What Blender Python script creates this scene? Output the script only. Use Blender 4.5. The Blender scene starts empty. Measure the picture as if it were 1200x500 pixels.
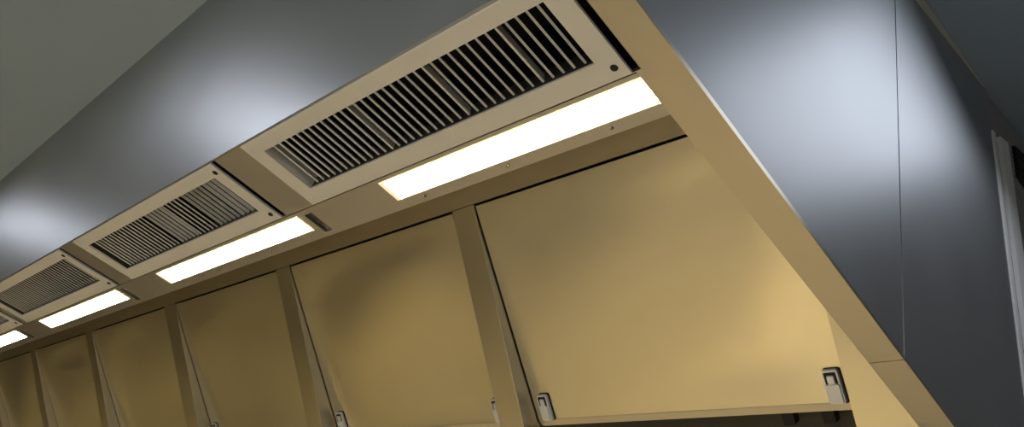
import bpy, bmesh, math, random
from mathutils import Vector, Euler
random.seed(7)
sc = bpy.context.scene
COL = sc.collection
S = 0.55            # survey units -> metres
HB = 2.05           # height of the hood's bottom edge above the floor

def W(x, y, z):
    return Vector((x * S, y * S, HB + z * S))

# ------------------------------------------------------------------ camera
cam_d = bpy.data.cameras.new('camera'); cam = bpy.data.objects.new('camera', cam_d); COL.objects.link(cam)
cam.location = W(0.5403, -0.3429, -0.8403)
cam.rotation_euler = Euler((2.2046, -0.2767, 0.7141), 'XYZ')
cam_d.sensor_width = 36; cam_d.sensor_fit = 'HORIZONTAL'
cam_d.lens = 884.86 / 1200 * 36
cam_d.clip_start = 0.02
sc.camera = cam

# ------------------------------------------------------------------ light
sc.view_settings.view_transform = 'Standard'
sc.view_settings.look = 'None'
sc.view_settings.gamma = 1
sc.view_settings.use_curve_mapping = False
sc.view_settings.exposure = 0.08
STRIP = 75.0          # hood strip lights
STRIP_COL = (1.0, 0.82, 0.48, 1)
world = bpy.data.worlds.new('room_air'); sc.world = world; world.use_nodes = True
world.node_tree.nodes['Background'].inputs[0].default_value = (0.55, 0.6, 0.65, 1)
world.node_tree.nodes['Background'].inputs[1].default_value = 0.05

def area(name, loc, target, sx, sy, power, col):
    d = bpy.data.lights.new(name, 'AREA'); d.shape = 'RECTANGLE'; d.size = sx; d.size_y = sy
    d.energy = power; d.color = col
    o = bpy.data.objects.new(name, d); COL.objects.link(o)
    o.location = loc
    o.rotation_euler = (Vector(target) - Vector(loc)).to_track_quat('-Z', 'Y').to_euler()
    return o
# ceiling luminaires of the kitchen, out of the frame, and added fill lights
area('kitchen_ceiling_lamp', W(-2.2, -1.02, 0.66), W(-2.2, -1.02, -3), 0.30, 0.16, 1.8, (0.86, 0.90, 1.0))
area('kitchen_ceiling_lamp', W(-4.4, -0.78, 0.66), W(-4.4, -0.78, -3), 0.36, 0.16, 1.5, (0.86, 0.90, 1.0))
area('aisle_fill_light', W(1.5, -2.4, 0.66), W(1.5, -2.4, -3), 1.6, 0.6, 64, (1.0, 0.95, 0.84))  # added unseen fill, lifts the floor bounce onto grilles and ceiling
area('side_ceiling_lamp', W(0.62, 1.42, 1.36), W(0.62, 1.42, -3), 0.26, 0.62, 1.9, (0.86, 0.91, 1.0))
area('front_cool_fill', W(0.5, -4.9, -1.2), W(0.5, 3, -1.0), 3.6, 1.2, 7, (0.84, 0.93, 1.0))  # added cool fill from the front side of the room
for px, py, pw in ((-1.9, -1.1, 9), (-3.9, -0.5, 4), (-7.2, -1.3, 7.5), (-14.2, -1.2, 9)):  # added unseen lights; their warm floor pools gild the panels
    lamp = area('warm_pool_fill', W(px, py, -1.0), W(px, py, -6), 0.5, 0.4, pw, (1.0, 0.75, 0.28))
    lamp.data.spread = math.radians(54)

# ------------------------------------------------------------------ materials
def new_mat(name):
    m = bpy.data.materials.new(name); m.use_nodes = True
    return m, m.node_tree, m.node_tree.nodes['Principled BSDF']

def steel(name, col, rough, stretch=(2, 60, 2), aniso=0.0, bump=0.02, mottled=0.06, metallic=1.0):
    m, nt, b = new_mat(name)
    n = nt.nodes; l = nt.links
    tc = n.new('ShaderNodeTexCoord')
    mp = n.new('ShaderNodeMapping'); mp.inputs['Scale'].default_value = stretch
    oi = n.new('ShaderNodeObjectInfo'); va = n.new('ShaderNodeVectorMath'); va.operation = 'ADD'
    l.new(tc.outputs['Object'], va.inputs[0]); l.new(oi.outputs['Location'], va.inputs[1])
    l.new(va.outputs[0], mp.inputs[0])
    fine = n.new('ShaderNodeTexNoise'); fine.inputs['Scale'].default_value = 9; fine.inputs['Detail'].default_value = 4
    l.new(mp.outputs[0], fine.inputs[0])
    big = n.new('ShaderNodeTexNoise'); big.inputs['Scale'].default_value = 5; big.inputs['Detail'].default_value = 3
    l.new(va.outputs[0], big.inputs[0])
    cr = n.new('ShaderNodeMapRange'); cr.inputs['To Min'].default_value = 1 - mottled; cr.inputs['To Max'].default_value = 1 + mottled
    l.new(big.outputs[0], cr.inputs[0])
    mx = n.new('ShaderNodeVectorMath'); mx.operation = 'SCALE'; mx.inputs[0].default_value = col[:3]
    l.new(cr.outputs[0], mx.inputs['Scale']); l.new(mx.outputs[0], b.inputs['Base Color'])
    rr = n.new('ShaderNodeMapRange'); rr.inputs['To Min'].default_value = rough - 0.03; rr.inputs['To Max'].default_value = rough + 0.04
    l.new(big.outputs[0], rr.inputs[0]); l.new(rr.outputs[0], b.inputs['Roughness'])
    b.inputs['Metallic'].default_value = metallic
    b.inputs['Anisotropic'].default_value = aniso
    bp = n.new('ShaderNodeBump'); bp.inputs['Strength'].default_value = bump; bp.inputs['Distance'].default_value = 0.002
    l.new(fine.outputs[0], bp.inputs['Height'])
    l.new(bp.outputs[0], b.inputs['Normal'])
    return m

def plain(name, col, rough=0.5, metallic=0.0, noise=0.05, scale=12):
    m, nt, b = new_mat(name); n = nt.nodes; l = nt.links
    tc = n.new('ShaderNodeTexCoord'); t = n.new('ShaderNodeTexNoise'); t.inputs['Scale'].default_value = scale
    t.inputs['Detail'].default_value = 5
    l.new(tc.outputs['Object'], t.inputs[0])
    cr = n.new('ShaderNodeMapRange'); cr.inputs['To Min'].default_value = 1 - noise; cr.inputs['To Max'].default_value = 1 + noise
    l.new(t.outputs[0], cr.inputs[0])
    mx = n.new('ShaderNodeVectorMath'); mx.operation = 'SCALE'; mx.inputs[0].default_value = col[:3]
    l.new(cr.outputs[0], mx.inputs['Scale']); l.new(mx.outputs[0], b.inputs['Base Color'])
    b.inputs['Roughness'].default_value = rough; b.inputs['Metallic'].default_value = metallic
    return m

def emit(name, col, strength):
    m, nt, b = new_mat(name)
    b.inputs['Base Color'].default_value = (0.8, 0.8, 0.75, 1)
    b.inputs['Emission Color'].default_value = col; b.inputs['Emission Strength'].default_value = strength
    b.inputs['Roughness'].default_value = 0.4
    return m

M = {
    'fascia': steel('brushed_steel_fascia', (0.46, 0.47, 0.49), 0.38, (60, 2, 2)),
    'end': steel('brushed_steel_end', (0.46, 0.48, 0.51), 0.46, (2, 60, 2)),
    'soffit': steel('satin_steel_soffit', (0.60, 0.58, 0.54), 0.42, (60, 2, 2), mottled=0.10),
    'panel': steel('brushed_steel_panel', (0.77, 0.72, 0.59), 0.345, (60, 2, 2), mottled=0.07),  # gold of the warm light partly put into the steel colour
    'post': steel('brushed_steel_post', (0.66, 0.61, 0.49), 0.36, (2, 60, 2)),  # golden tint stands in for warm light on the steel
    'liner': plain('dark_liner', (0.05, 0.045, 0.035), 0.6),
    'plenum': plain('black_plenum', (0.012, 0.012, 0.012), 0.8),
    'grille': plain('pale_grey_enamel', (0.86, 0.86, 0.84), 0.45, 0.25, 0.03),
    'blade': plain('grey_aluminium_blade', (0.82, 0.82, 0.78), 0.45, 0.2, 0.03),
    'strip': emit('strip_light_glow', STRIP_COL, STRIP),
    'lens_rim': emit('lit_yellow_acrylic', (1.0, 0.82, 0.42, 1), 0.75),
    'chrome': steel('chrome_latch', (0.86, 0.90, 0.98), 0.36, (2, 2, 60), metallic=0.3),
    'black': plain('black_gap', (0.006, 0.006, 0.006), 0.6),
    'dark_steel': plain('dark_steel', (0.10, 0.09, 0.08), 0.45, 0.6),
    'ceiling': plain('grey_ceiling_board', (0.34, 0.43, 0.53), 0.65, 0, 0.04, 3),
    'cornice': plain('pale_trim', (0.50, 0.52, 0.50), 0.5),
    'wall': plain('grey_wall', (0.30, 0.31, 0.32), 0.7),
    'splash': plain('pale_wall_tile', (0.70, 0.60, 0.44), 0.35),
    'floor': plain('brown_floor_tile', (0.40, 0.37, 0.33), 0.5),
    'trim': plain('bright_trim', (0.88, 0.90, 0.91), 0.35, 0.0),
    'screw': steel('screw_steel', (0.25, 0.23, 0.2), 0.35),
}

# ------------------------------------------------------------------ mesh helpers
def link(name, bm, mat, parent=None, origin=None, bevel=0.0, smooth=False):
    """bm is in world metres; the object's origin goes to `origin` (or its parent's)."""
    if origin is None:
        origin = parent_world(parent) if parent else Vector((0, 0, 0))
    if bevel > 0:
        bmesh.ops.bevel(bm, geom=[e for e in bm.edges], offset=bevel, segments=2, profile=0.5, affect='EDGES', clamp_overlap=True)
    bmesh.ops.recalc_face_normals(bm, faces=bm.faces)
    bmesh.ops.translate(bm, verts=bm.verts, vec=-origin)
    me = bpy.data.meshes.new(name); bm.to_mesh(me); bm.free()
    me.materials.append(M[mat])
    if smooth:
        for p in me.polygons: p.use_smooth = True
    o = bpy.data.objects.new(name, me); COL.objects.link(o)
    if parent:
        o.parent = parent
        o.location = origin - parent_world(parent)
    else:
        o.location = origin
    return o

def parent_world(o):
    v = Vector((0, 0, 0))
    while o:
        v = v + o.location; o = o.parent
    return v

def hexa(bm, pts):
    """8 corner points: bottom ring 0-3, top ring 4-7."""
    v = [bm.verts.new(p) for p in pts]
    for f in ((0, 1, 2, 3), (7, 6, 5, 4), (0, 4, 5, 1), (1, 5, 6, 2), (2, 6, 7, 3), (3, 7, 4, 0)):
        bm.faces.new([v[i] for i in f])

def box(bm, x0, x1, y0, y1, z0, z1):
    hexa(bm, [W(x0, y0, z0), W(x1, y0, z0), W(x1, y1, z0), W(x0, y1, z0),
              W(x0, y0, z1), W(x1, y0, z1), W(x1, y1, z1), W(x0, y1, z1)])

def prism_x(bm, x0, x1, prof):
    """profile of (y, z) points swept along X"""
    a = [bm.verts.new(W(x0, y, z)) for y, z in prof]; b = [bm.verts.new(W(x1, y, z)) for y, z in prof]
    n = len(prof)
    bm.faces.new(a[::-1]); bm.faces.new(b)
    for i in range(n):
        bm.faces.new([a[i], a[(i + 1) % n], b[(i + 1) % n], b[i]])

def plate(bm, x0, x1, y0, y1, z0, z1, holes):
    """flat plate with rectangular holes (hx0,hx1,hy0,hy1), one closed shell"""
    xs = sorted({x0, x1} | {h[0] for h in holes} | {h[1] for h in holes})
    ys = sorted({y0, y1} | {h[2] for h in holes} | {h[3] for h in holes})
    xs = [x for x in xs if x0 <= x <= x1]; ys = [y for y in ys if y0 <= y <= y1]
    V = {}
    def vt(i, j, k):
        if (i, j, k) not in V: V[i, j, k] = bm.verts.new(W(xs[i], ys[j], z1 if k else z0))
        return V[i, j, k]
    def solid(i, j):
        if i < 0 or j < 0 or i >= len(xs) - 1 or j >= len(ys) - 1: return False
        cx = (xs[i] + xs[i + 1]) / 2; cy = (ys[j] + ys[j + 1]) / 2
        return not any(h[0] < cx < h[1] and h[2] < cy < h[3] for h in holes)
    for i in range(len(xs) - 1):
        for j in range(len(ys) - 1):
            if not solid(i, j): continue
            bm.faces.new([vt(i, j, 0), vt(i, j + 1, 0), vt(i + 1, j + 1, 0), vt(i + 1, j, 0)])
            bm.faces.new([vt(i, j, 1), vt(i + 1, j, 1), vt(i + 1, j + 1, 1), vt(i, j + 1, 1)])
            for di, dj, a, b_ in ((-1, 0, (i, j), (i, j + 1)), (1, 0, (i + 1, j + 1), (i + 1, j)), (0, -1, (i + 1, j), (i, j)), (0, 1, (i, j + 1), (i + 1, j + 1))):
                if not solid(i + di, j + dj):
                    bm.faces.new([vt(*a, 0), vt(*b_, 0), vt(*b_, 1), vt(*a, 1)])

def disc(bm, x, y, z, r, h, n=12):
    """short cylinder hanging under z, units of the survey"""
    a = [bm.verts.new(W(x + r * math.cos(2 * math.pi * i / n), y + r * math.sin(2 * math.pi * i / n), z)) for i in range(n)]
    b = [bm.verts.new(W(x + .8 * r * math.cos(2 * math.pi * i / n), y + .8 * r * math.sin(2 * math.pi * i / n), z - h)) for i in range(n)]
    bm.faces.new(a[::-1]); bm.faces.new(b)
    for i in range(n): bm.faces.new([a[i], a[(i + 1) % n], b[(i + 1) % n], b[i]])

def empty(name, loc, label=None, cat=None, group=None):
    o = bpy.data.objects.new(name, None); COL.objects.link(o); o.location = loc
    o.empty_display_size = 0.05
    if label: o['label'] = label
    if cat: o['category'] = cat
    if group: o['group'] = group
    return o

def tag(o, label, cat, group=None):
    o['label'] = label; o['category'] = cat
    if group: o['group'] = group
    return o

def structure(name, bm, mat):
    o = link(name, bm, mat); o['kind'] = 'structure'; return o

# ------------------------------------------------------------------ dimensions (survey units)
LEAN = 0.1556 / 0.714
TOP = 0.714
ZE = 0.068                 # outer face of the end panel
XL = -8.4                  # far end of the hood
YS = 1.07                  # seam between the two end panels
Y2 = 2.06
def ceil_z(y): return 0.788 + 0.477 * y

# ------------------------------------------------------------------ structure
# flat ceiling before the hood, and the sloping one over it
bm = bmesh.new(); box(bm, -15.6, 6.5, -5.0, -LEAN * TOP, TOP, TOP + .06); structure('ceiling', bm, 'ceiling')
bm = bmesh.new()
ya, yk, yb = -LEAN * TOP, 2.06, 3.9
prism_x(bm, -15.6, 6.5, [(ya, ceil_z(ya)), (yk, ceil_z(yk)), (yk, ceil_z(yk) + .08), (ya, ceil_z(ya) + .08)]); structure('ceiling_slope', bm, 'ceiling')
bm = bmesh.new()
prism_x(bm, -15.6, 6.5, [(yk + .012, ceil_z(yk) + .016), (yb, ceil_z(yb) + .02), (yb, ceil_z(yb) + .10), (yk + .012, ceil_z(yk) + .10)]); structure('ceiling_slope_rear', bm, 'ceiling')
fz = -HB / S
bm = bmesh.new(); box(bm, -15.6, 6.5, -5.0, 3.9, fz - .1, fz); structure('floor', bm, 'floor')
bm = bmesh.new(); box(bm, -15.6, 6.5, -5.1, -5.0, fz, TOP); structure('wall_front', bm, 'wall')
bm = bmesh.new(); box(bm, 6.5, 6.6, -5.0, 3.9, fz, 2.6); structure('wall_right', bm, 'wall')
bm = bmesh.new(); box(bm, -15.7, -15.6, -5.0, 3.9, fz, 2.6); structure('wall_left', bm, 'wall')
bm = bmesh.new(); box(bm, -15.6, 6.5, 3.9, 4.0, fz, 2.75); structure('wall_back', bm, 'wall')
bm = bmesh.new(); box(bm, -15.5, .05, 1.80, 1.90, fz, -.08); structure('wall_splashback', bm, 'splash')

# ------------------------------------------------------------------ exhaust hood
hood = empty('exhaust_hood', W(-4, 0.6, 0), 'long brushed stainless steel kitchen exhaust hood under the ceiling, seen from below', 'exhaust hood')
# front fascia: leaning sheet with a folded bottom edge
t = 0.0045
bm = bmesh.new()
prism_x(bm, XL, ZE, [(0, 0), (-LEAN * TOP, TOP), (-LEAN * TOP + t, TOP), (t, 0.0)])
link('front_fascia', bm, 'fascia', hood)
# underside plate with openings for grilles and lights
GR = [(-.845, -.005), (-1.835, -.975), (-2.86, -1.955), (-3.83, -2.93)]
LT = [(-.632, -.001), (-1.70, -.935), (-2.775, -2.005), (-3.85, -3.075)]
GAP = .016
holes = [(a, min(b + GAP, -.0005), .001, .2025) for a, b in GR]
holes[0] = (GR[0][0], .0105, .001, .2025)
bm = bmesh.new(); plate(bm, XL, .0, t, .205, 0, .006, [(a, b if b < 0 else -.00001, c + t, d) for a, b, c, d in holes]); bm.free()
bm = bmesh.new()
plate(bm, XL, .0105, t, .2055, .0, .008, [(GR[0][0], .009, t, .2035)] + [(a, b + GAP, t, .2035) for a, b in GR[1:]])
link('soffit_plate', bm, 'soffit', hood)
bm = bmesh.new()
lh = [(LT[0][0], -.0005, .2165, .2745)] + [(a, b, .2165, .2705) for a, b in LT[1:]] + [(b + .024, b + .052, .222, .286) for a, b in LT[1:]]
plate(bm, XL, .0, .2075, .300, .0, .008, lh)
link('light_rail', bm, 'soffit', hood)
# the light rail turns up at its back edge
bm = bmesh.new(); box(bm, XL, .0, .292, .300, .0082, .698); link('rail_upstand', bm, 'soffit', hood)
# plenum casing over grilles and lights (open below); its black paints the shade inside
bm = bmesh.new()
box(bm, XL, -.002, .0082, .290, .26, .27)
box(bm, XL, -.002, .2045, .2075, .0085, .26)
for x in (-.91, -1.895, -2.90, -3.9):
    box(bm, x - .03, x + .03, .0082, .2045, .0085, .26)
link('plenum_casing', bm, 'plenum', hood)
# end rim: bottom flange of the end panel, in two lengths
bm = bmesh.new(); box(bm, .0107, ZE, .0, YS, .0, .01); bmesh.ops.translate(bm, verts=bm.verts, vec=(0, 0, 0))
box(bm, -.0, .0107, .2057, YS, .0, .01)
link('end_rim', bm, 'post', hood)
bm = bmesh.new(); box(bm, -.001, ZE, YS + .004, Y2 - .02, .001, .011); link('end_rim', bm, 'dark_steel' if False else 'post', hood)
# end panels (outer faces)
def end_sheet(y0f, y1, name, x1=ZE):
    bm = bmesh.new()
    z0 = .0102
    def yy(z): return (-LEAN * z + t + .001) if y0f is None else y0f
    a = [(yy(z0), z0), (y1, z0), (y1, ceil_z(y1) - .004), (yy(TOP), ceil_z(yy(TOP)) - .004 if y0f is not None else TOP - .003)]
    if y0f is None: a.append((yy(TOP) + .0, TOP - .002)); a = a[:4]
    prism_x(bm, .030, x1, a)
    return link(name, bm, 'end', hood)
end_sheet(None, YS, 'end_panel')
end_sheet(YS + .0022, Y2 - .005, 'end_panel', ZE + .0012)
# black joint behind the seam
bm = bmesh.new(); box(bm, .025, .0295, YS - .03, YS + .04, .012, ceil_z(YS) - .04); link('seam_backing', bm, 'dark_steel', hood)

# sloping filter wall: plane through (y,z) P0, direction down the slope
K = 1.0357                 # the filter wall set back along the sight lines of the survey
def kk(p): return Vector((-0.3429 + K * (p[0] + 0.3429), -0.8403 + K * (p[1] + 0.8403)))
def kx(x): return 0.5403 + K * (x - 0.5403)
P0 = kk((0.791, 0.5385)); P1 = kk((1.279, 0.0064)); Q1 = kk((1.3295, 0.0542))
dP = (P1 - P0).normalized(); dQ = (Q1 - P0).normalized()
nP = Vector((-dP.y, dP.x))          # points to back / up
if nP.x < 0: nP = -nP
nQ = Vector((-dQ.y, dQ.x))
if nQ.x < 0: nQ = -nQ
def slab(bm, x0, x1, o, d, n, s0, s1, h0, h1):
    c = [o + d * s0 + n * h0, o + d * s1 + n * h0, o + d * s1 + n * h1, o + d * s0 + n * h1]
    prism_x(bm, x0, x1, [(p.x, p.y) for p in c])
# header strip
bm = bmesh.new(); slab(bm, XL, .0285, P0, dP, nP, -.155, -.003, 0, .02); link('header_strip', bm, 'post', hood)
bm = bmesh.new(); box(bm, XL, .0285, .30, .70, .699, .709); link('inner_roof', bm, 'dark_steel', hood)
# posts between the panels
POSTS = [(-1.235, -1.1317), (-2.355, -2.246), (-3.475, -3.345), (-4.63, -4.518), (-5.73, -5.61), (-6.83, -6.72), (-7.93, -7.82)]
POSTS = [(kx(a), kx(b)) for a, b in POSTS]
for a, b in POSTS:
    bm = bmesh.new()
    slab(bm, a, b, P0, dP, nP, -.0025, .78, 0, .14)
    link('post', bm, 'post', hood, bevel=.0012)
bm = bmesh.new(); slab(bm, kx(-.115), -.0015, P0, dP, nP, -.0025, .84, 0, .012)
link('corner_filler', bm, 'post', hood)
# dark trough and back liner behind the filter wall
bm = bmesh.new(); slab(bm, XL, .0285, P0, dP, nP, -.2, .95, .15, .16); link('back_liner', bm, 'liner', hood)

# ------------------------------------------------------------------ access panels with latches
PANELS_K = K
SP = (Q1 - P0).length + .022        # slope length of a panel
PANELS = [(-1.1317, -.115, 1), (-2.246, -1.235, 1), (-3.345, -2.355, 1), (-4.518, -3.475, 1), (-5.61, -4.63, 1), (-6.72, -5.73, 1), (-7.82, -6.83, 1)]
PANELS = [(kx(a), kx(b), n) for a, b, n in PANELS]
plabels = ['large stainless access panel nearest the hood end, both its latches in full view',
           'stainless access panel between the first and second posts from the hood end',
           'stainless access panel between the second and third posts, one latch peeping at the picture edge',
           'stainless access panel between the third and fourth posts from the hood end',
           'dim stainless access panel between the fourth and fifth posts from the hood end',
           'stainless access panel just beyond the fifth post, cut by the left picture edge',
           'farthest stainless access panel at the left end of the hood']
def P3(x, s, h):
    p = P0 + dQ * s + nQ * h
    return W(x, p.x, p.y)
def rounded(x0, x1, s0, s1, r, n=4):
    out = []
    for cx, cs, a0 in ((x1 - r, s1 - r, 0), (x0 + r, s1 - r, 90), (x0 + r, s0 + r, 180), (x1 - r, s0 + r, 270)):
        for i in range(n + 1):
            a = math.radians(a0 + 90 * i / n); out.append((cx + r * math.cos(a), cs + r * math.sin(a)))
    return out
def sheet(bm, outline, h0, h1, inset=0.0):
    """outline (x, s) extruded from h0 to h1 (h negative = towards the room)"""
    cx = sum(p[0] for p in outline) / len(outline); cs = sum(p[1] for p in outline) / len(outline)
    a = [bm.verts.new(P3(x, s, h0)) for x, s in outline]
    b = [bm.verts.new(P3(cx + (x - cx) * (1 - inset), cs + (s - cs) * (1 - inset), h1)) for x, s in outline]
    n = len(a)
    bm.faces.new(a); bm.faces.new(b[::-1])
    for i in range(n): bm.faces.new([a[i], b[i], b[(i + 1) % n], a[(i + 1) % n]])

def dented_sheet(bm, x0, x1, s0, s1, seed):
    """door skin, very slightly buckled between its straight edges, with folded flanges"""
    rnd = random.Random(100 + seed); N = 36
    terms = [(rnd.uniform(2, 7), rnd.uniform(1, 6), rnd.uniform(0, 6.28), rnd.uniform(.4, 1)) for _ in range(6)]
    g = []
    for j in range(N + 1):
        row = []
        for i in range(N + 1):
            u, v = i / N, j / N
            e = min(1, 5 * u, 5 * (1 - u)) * min(1, 5 * v, 5 * (1 - v)); e = e * e * (3 - 2 * e)
            h = sum(a * math.sin(fx * u + fy * v + ph) for fx, fy, ph, a in terms) * .0026
            row.append(bm.verts.new(P3(x0 + (x1 - x0) * u, s0 + (s1 - s0) * v, .002 + e * (.001 + h))))
        g.append(row)
    for j in range(N):
        for i in range(N):
            bm.faces.new([g[j][i], g[j][i + 1], g[j + 1][i + 1], g[j + 1][i]])
    rim = [(x0, s0), (x1, s0), (x1, s1), (x0, s1)]
    a = [bm.verts.new(P3(x, s, .002)) for x, s in rim]; b = [bm.verts.new(P3(x, s, .018)) for x, s in rim]
    for i in range(4): bm.faces.new([a[i], b[i], b[(i + 1) % 4], a[(i + 1) % 4]])
    bm.faces.new(b)

def latch(x, s, parent):
    """toggle latch: rounded chrome plate, black slot, tongue and lever; x,s = upper left corner"""
    w, hgt = .0415, .090
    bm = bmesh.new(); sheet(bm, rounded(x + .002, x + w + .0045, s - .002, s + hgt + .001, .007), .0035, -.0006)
    shadow_plate = bm  # black plate offset to the right stands for the latch's shadow
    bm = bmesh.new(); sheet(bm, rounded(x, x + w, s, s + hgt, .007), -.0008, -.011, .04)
    plate_ = link('latch', bm, 'chrome', parent); link('shadow_plate', shadow_plate, 'black', plate_)
    bm = bmesh.new(); sheet(bm, rounded(x + .0055, x + w - .0055, s + .007, s + .037, .003), -.0108, -.0118)
    link('slot', bm, 'black', plate_)
    bm = bmesh.new(); sheet(bm, rounded(x + .0115, x + w - .0115, s + .014, s + .040, .003), -.0116, -.0150, .1)
    link('tongue', bm, 'chrome', plate_)
    bm = bmesh.new(); sheet(bm, rounded(x + .003, x + w - .003, s + .036, s + hgt - .003, .005), -.0108, -.0165, .06)
    link('lever', bm, 'chrome', plate_)
    return plate_

for i, (a, b, n) in enumerate(PANELS):
    r = empty('access_panel', P3((a + b) / 2, SP * .5, 0), plabels[i], 'access panel', 'stainless access panels of the filter wall')
    g = .005
    bm = bmesh.new()
    x0, x1 = a + g, b - g
    dented_sheet(bm, x0, x1, .006, SP - .022, i)
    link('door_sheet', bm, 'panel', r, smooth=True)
    # folded bottom lip
    bm = bmesh.new(); e = [P0 + dQ * (SP - .0222), P0 + dQ * (SP + .002) + nQ * .010, P0 + dQ * (SP - .002) + nQ * .024, P0 + dQ * (SP - .0222) + nQ * .0155]
    prism_x(bm, x0, x1, [(p.x, p.y) for p in e])
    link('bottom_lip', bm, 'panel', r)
    if i < 4:
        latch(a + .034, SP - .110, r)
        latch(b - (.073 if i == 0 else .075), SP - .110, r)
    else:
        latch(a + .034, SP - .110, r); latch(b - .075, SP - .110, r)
# rubber feet under the first panel
for x in (kx(-.328), kx(-.225)):
    bm = bmesh.new(); sheet(bm, rounded(x, x + .032, SP + .004, SP + .04, .005), .02, .05)
    link('stop_block', bm, 'black', hood)

# ------------------------------------------------------------------ supply grilles
glabels = ['largest and nearest louvred supply grille, beside the longest glowing strip light',
           'louvred supply grille with uneven blades, some turned flat, second from the hood end',
           'louvred supply grille with fine even blades, third from the hood end',
           'louvred supply grille cut by the left picture edge, only its corner showing']
def blade(bm, x, y0, y1, zb, length, ang, th=.0055):
    """thin blade running along Y; lower edge at (x, zb); ang from vertical, + leans to -X going up"""
    dx, dz = -math.sin(ang), math.cos(ang)
    px, pz = dz, -dx
    c = [(x, zb), (x + dx * length, zb + dz * length)]
    h = th / 2
    q = [(c[0][0] - px * h, c[0][1] - pz * h), (c[0][0] + px * h, c[0][1] + pz * h),
         (c[1][0] + px * h, c[1][1] + pz * h), (c[1][0] - px * h, c[1][1] - pz * h)]
    hexa(bm, [W(q[0][0], y0, q[0][1]), W(q[1][0], y0, q[1][1]), W(q[1][0], y1, q[1][1]), W(q[0][0], y1, q[0][1]),
              W(q[3][0], y0, q[3][1]), W(q[2][0], y0, q[2][1]), W(q[2][0], y1, q[2][1]), W(q[3][0], y1, q[3][1])])
for gi, (a, b) in enumerate(GR):
    r = empty('supply_grille', W((a + b) / 2, .1, 0), glabels[gi], 'air grille', 'louvred supply grilles along the front edge')
    ia, ib, ja, jb = a + .044, b - .040, .038, .163
    bm = bmesh.new(); plate(bm, a, b, .0052, .2025, -.0035, .0015, [(ia, ib, ja, jb)])
    link('frame', bm, 'grille', r, bevel=0.0)
    # throat behind the opening; its shade is put into dark wall colours
    bm = bmesh.new()
    box(bm, ia - .006, ia - .0005, ja, jb, .002, .04); link('side_cheek', bm, 'grille' if gi == 0 else 'dark_steel', r)  # same cheek, coloured dark for shade beyond the first grille
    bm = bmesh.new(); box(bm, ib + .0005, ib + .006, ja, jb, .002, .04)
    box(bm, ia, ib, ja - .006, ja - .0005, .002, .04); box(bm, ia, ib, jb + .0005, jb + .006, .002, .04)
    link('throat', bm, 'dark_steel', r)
    n = 35
    pitch = (ib - ia - .020) / n
    for k in range(n):
        x = ia + .022 + pitch * k
        ang = math.radians((40, 58, 68, 70)[gi]); ln = (.008, .008, .007, .007)[gi]
        f = k / n
        if gi == 0:
            if k in (12, 22, 30): ang = math.radians(16); ln = .020
        if gi == 1:
            if .44 < f < .58: ang = math.radians(-18); ln = .0062
            elif f > .88: ang = math.radians(-24); ln = .0078
            elif f > .72: ang = math.radians(-12); ln = .0062
        ang += math.radians(random.uniform(-2, 2))
        bm = bmesh.new(); blade(bm, x, ja + .0005, jb - .0005, .008, ln, ang, (.0038, .0034, .0026, .0024)[gi])
        link('blade', bm, 'blade', r)
    for (sx, sy) in ((a + .018, .028), (a + .018, .186), (b - .018, .028), (b - .018, .182)):
        big = sx > (a + b) / 2
        bm = bmesh.new(); disc(bm, sx, sy, -.0036, .0065 if big else .0045, .002); link('screw', bm, 'black' if big else 'grille', r, smooth=False)  # right-hand ones are black discs standing for dark holes

# ------------------------------------------------------------------ strip lights
llabels = ['longest-looking glowing strip light, nearest the end of the hood',
           'glowing strip light beside the supply grille with uneven blades, second from hood end',
           'glowing strip light third from the hood end',
           'farthest glowing strip light, cut by the left picture edge']
for i, (a, b) in enumerate(LT):
    r = empty('strip_light', W((a + b) / 2, .245, 0), llabels[i], 'strip light', 'glowing strip lights in the hood underside')
    y0, y1 = (.2175, .2735) if i == 0 else (.2175, .2695)
    bb = b - .0015
    bm = bmesh.new(); plate(bm, a + .0012, bb, y0, y1, -.0015, .0025, [(a + .013, bb - .002, y0 + .002, y1 - .002)])
    link('lens_rim', bm, 'lens_rim', r)
    bm = bmesh.new(); box(bm, a + .0132, bb - .0022, y0 + .0022, y1 - .0022, -.0012, .004)
    link('diffuser', bm, 'strip', r)
    bm = bmesh.new(); box(bm, a + .002, bb - .001, y0 + .001, y1 - .001, .0085, .06)
    link('housing', bm, 'grille', r)
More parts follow.
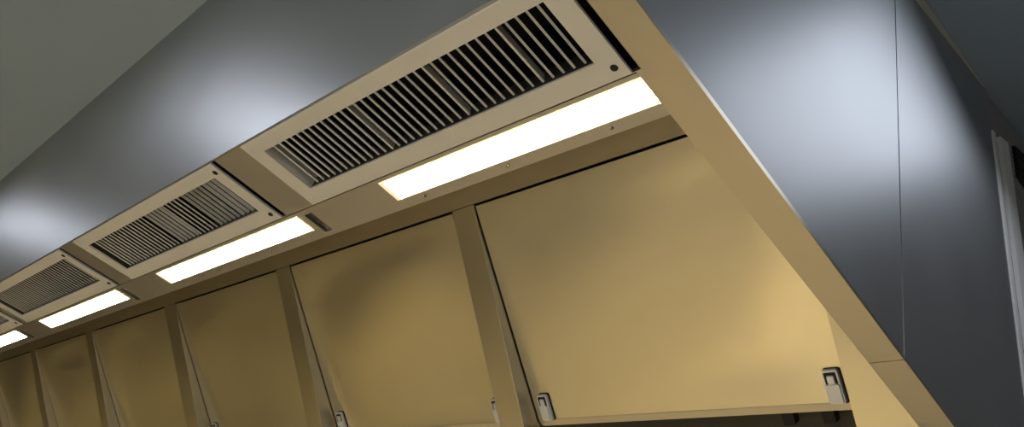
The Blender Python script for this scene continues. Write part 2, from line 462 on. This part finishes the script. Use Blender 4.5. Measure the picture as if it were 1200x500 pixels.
# rivets beside the lights
for x, y in ((-.56, .286), (-.33, .286), (-.10, .286), (-1.42, .283), (-1.15, .283)):
    bm = bmesh.new(); disc(bm, x, y, -.0002, .0032, .0025); link('rivet', bm, 'screw', hood)

# ------------------------------------------------------------------ right side beyond the hood
bm = bmesh.new(); box(bm, -.3, .045, Y2 + .0, 3.6, -1.5, 1.70)
hexa_top = None
bm.free()
bm = bmesh.new(); prism_x(bm, -.4, .055, [(Y2, fz), (3.89, fz), (3.89, ceil_z(3.89)), (Y2 + .02, ceil_z(Y2 + .02))]); structure('wall_side', bm, 'wall')
t1 = empty('corner_trim', W(.07, 2.15, 0), 'pair of upright bright steel corner strips at the right end of the hood', 'trim strip')
bm = bmesh.new(); prism_x(bm, .056, .074, [(2.064, fz), (2.10, fz), (2.10, 1.56), (2.064, 1.54)]); link('strip', bm, 'trim', t1)
bm = bmesh.new(); prism_x(bm, .056, .060, [(2.1005, fz), (2.18, fz), (2.18, 1.58), (2.1005, 1.56)]); link('groove', bm, 'dark_steel', t1)
bm = bmesh.new(); prism_x(bm, .056, .074, [(2.1805, fz), (2.31, fz), (2.31, 1.69), (2.1805, 1.61)]); link('strip', bm, 'trim', t1)
vg = empty('wall_vent', W(.06, 2.7, 1.7), 'small dark louvred wall vent at the far right under the ceiling', 'vent')
bm = bmesh.new(); prism_x(bm, .056, .066, [(2.38, 1.55), (3.1, 1.76), (3.1, 2.22), (2.38, 1.79)]); link('frame', bm, 'wall', vg)
for k in range(7):
    z = 1.585 + k * .026
    bm = bmesh.new(); prism_x(bm, .0665, .080, [(2.405, z), (3.05, z + .21 + k * .028), (3.05, z + .225 + k * .028), (2.405, z + .015)]); link('slat', bm, 'plenum', vg)
# pale strip where end panel meets the ceiling
bm = bmesh.new()
cz = ceil_z
v = [W(ZE + .0015, .9, cz(.9) - .003), W(ZE + .0015, 2.05, cz(2.05) - .003), W(ZE + .004, 2.05, cz(2.05) - .003), W(ZE + .03, .9, cz(.9) - .003)]
u = [p - Vector((0, 0, .006)) for p in v]
hexa(bm, u + v); structure('trim_1', bm, 'cornice')
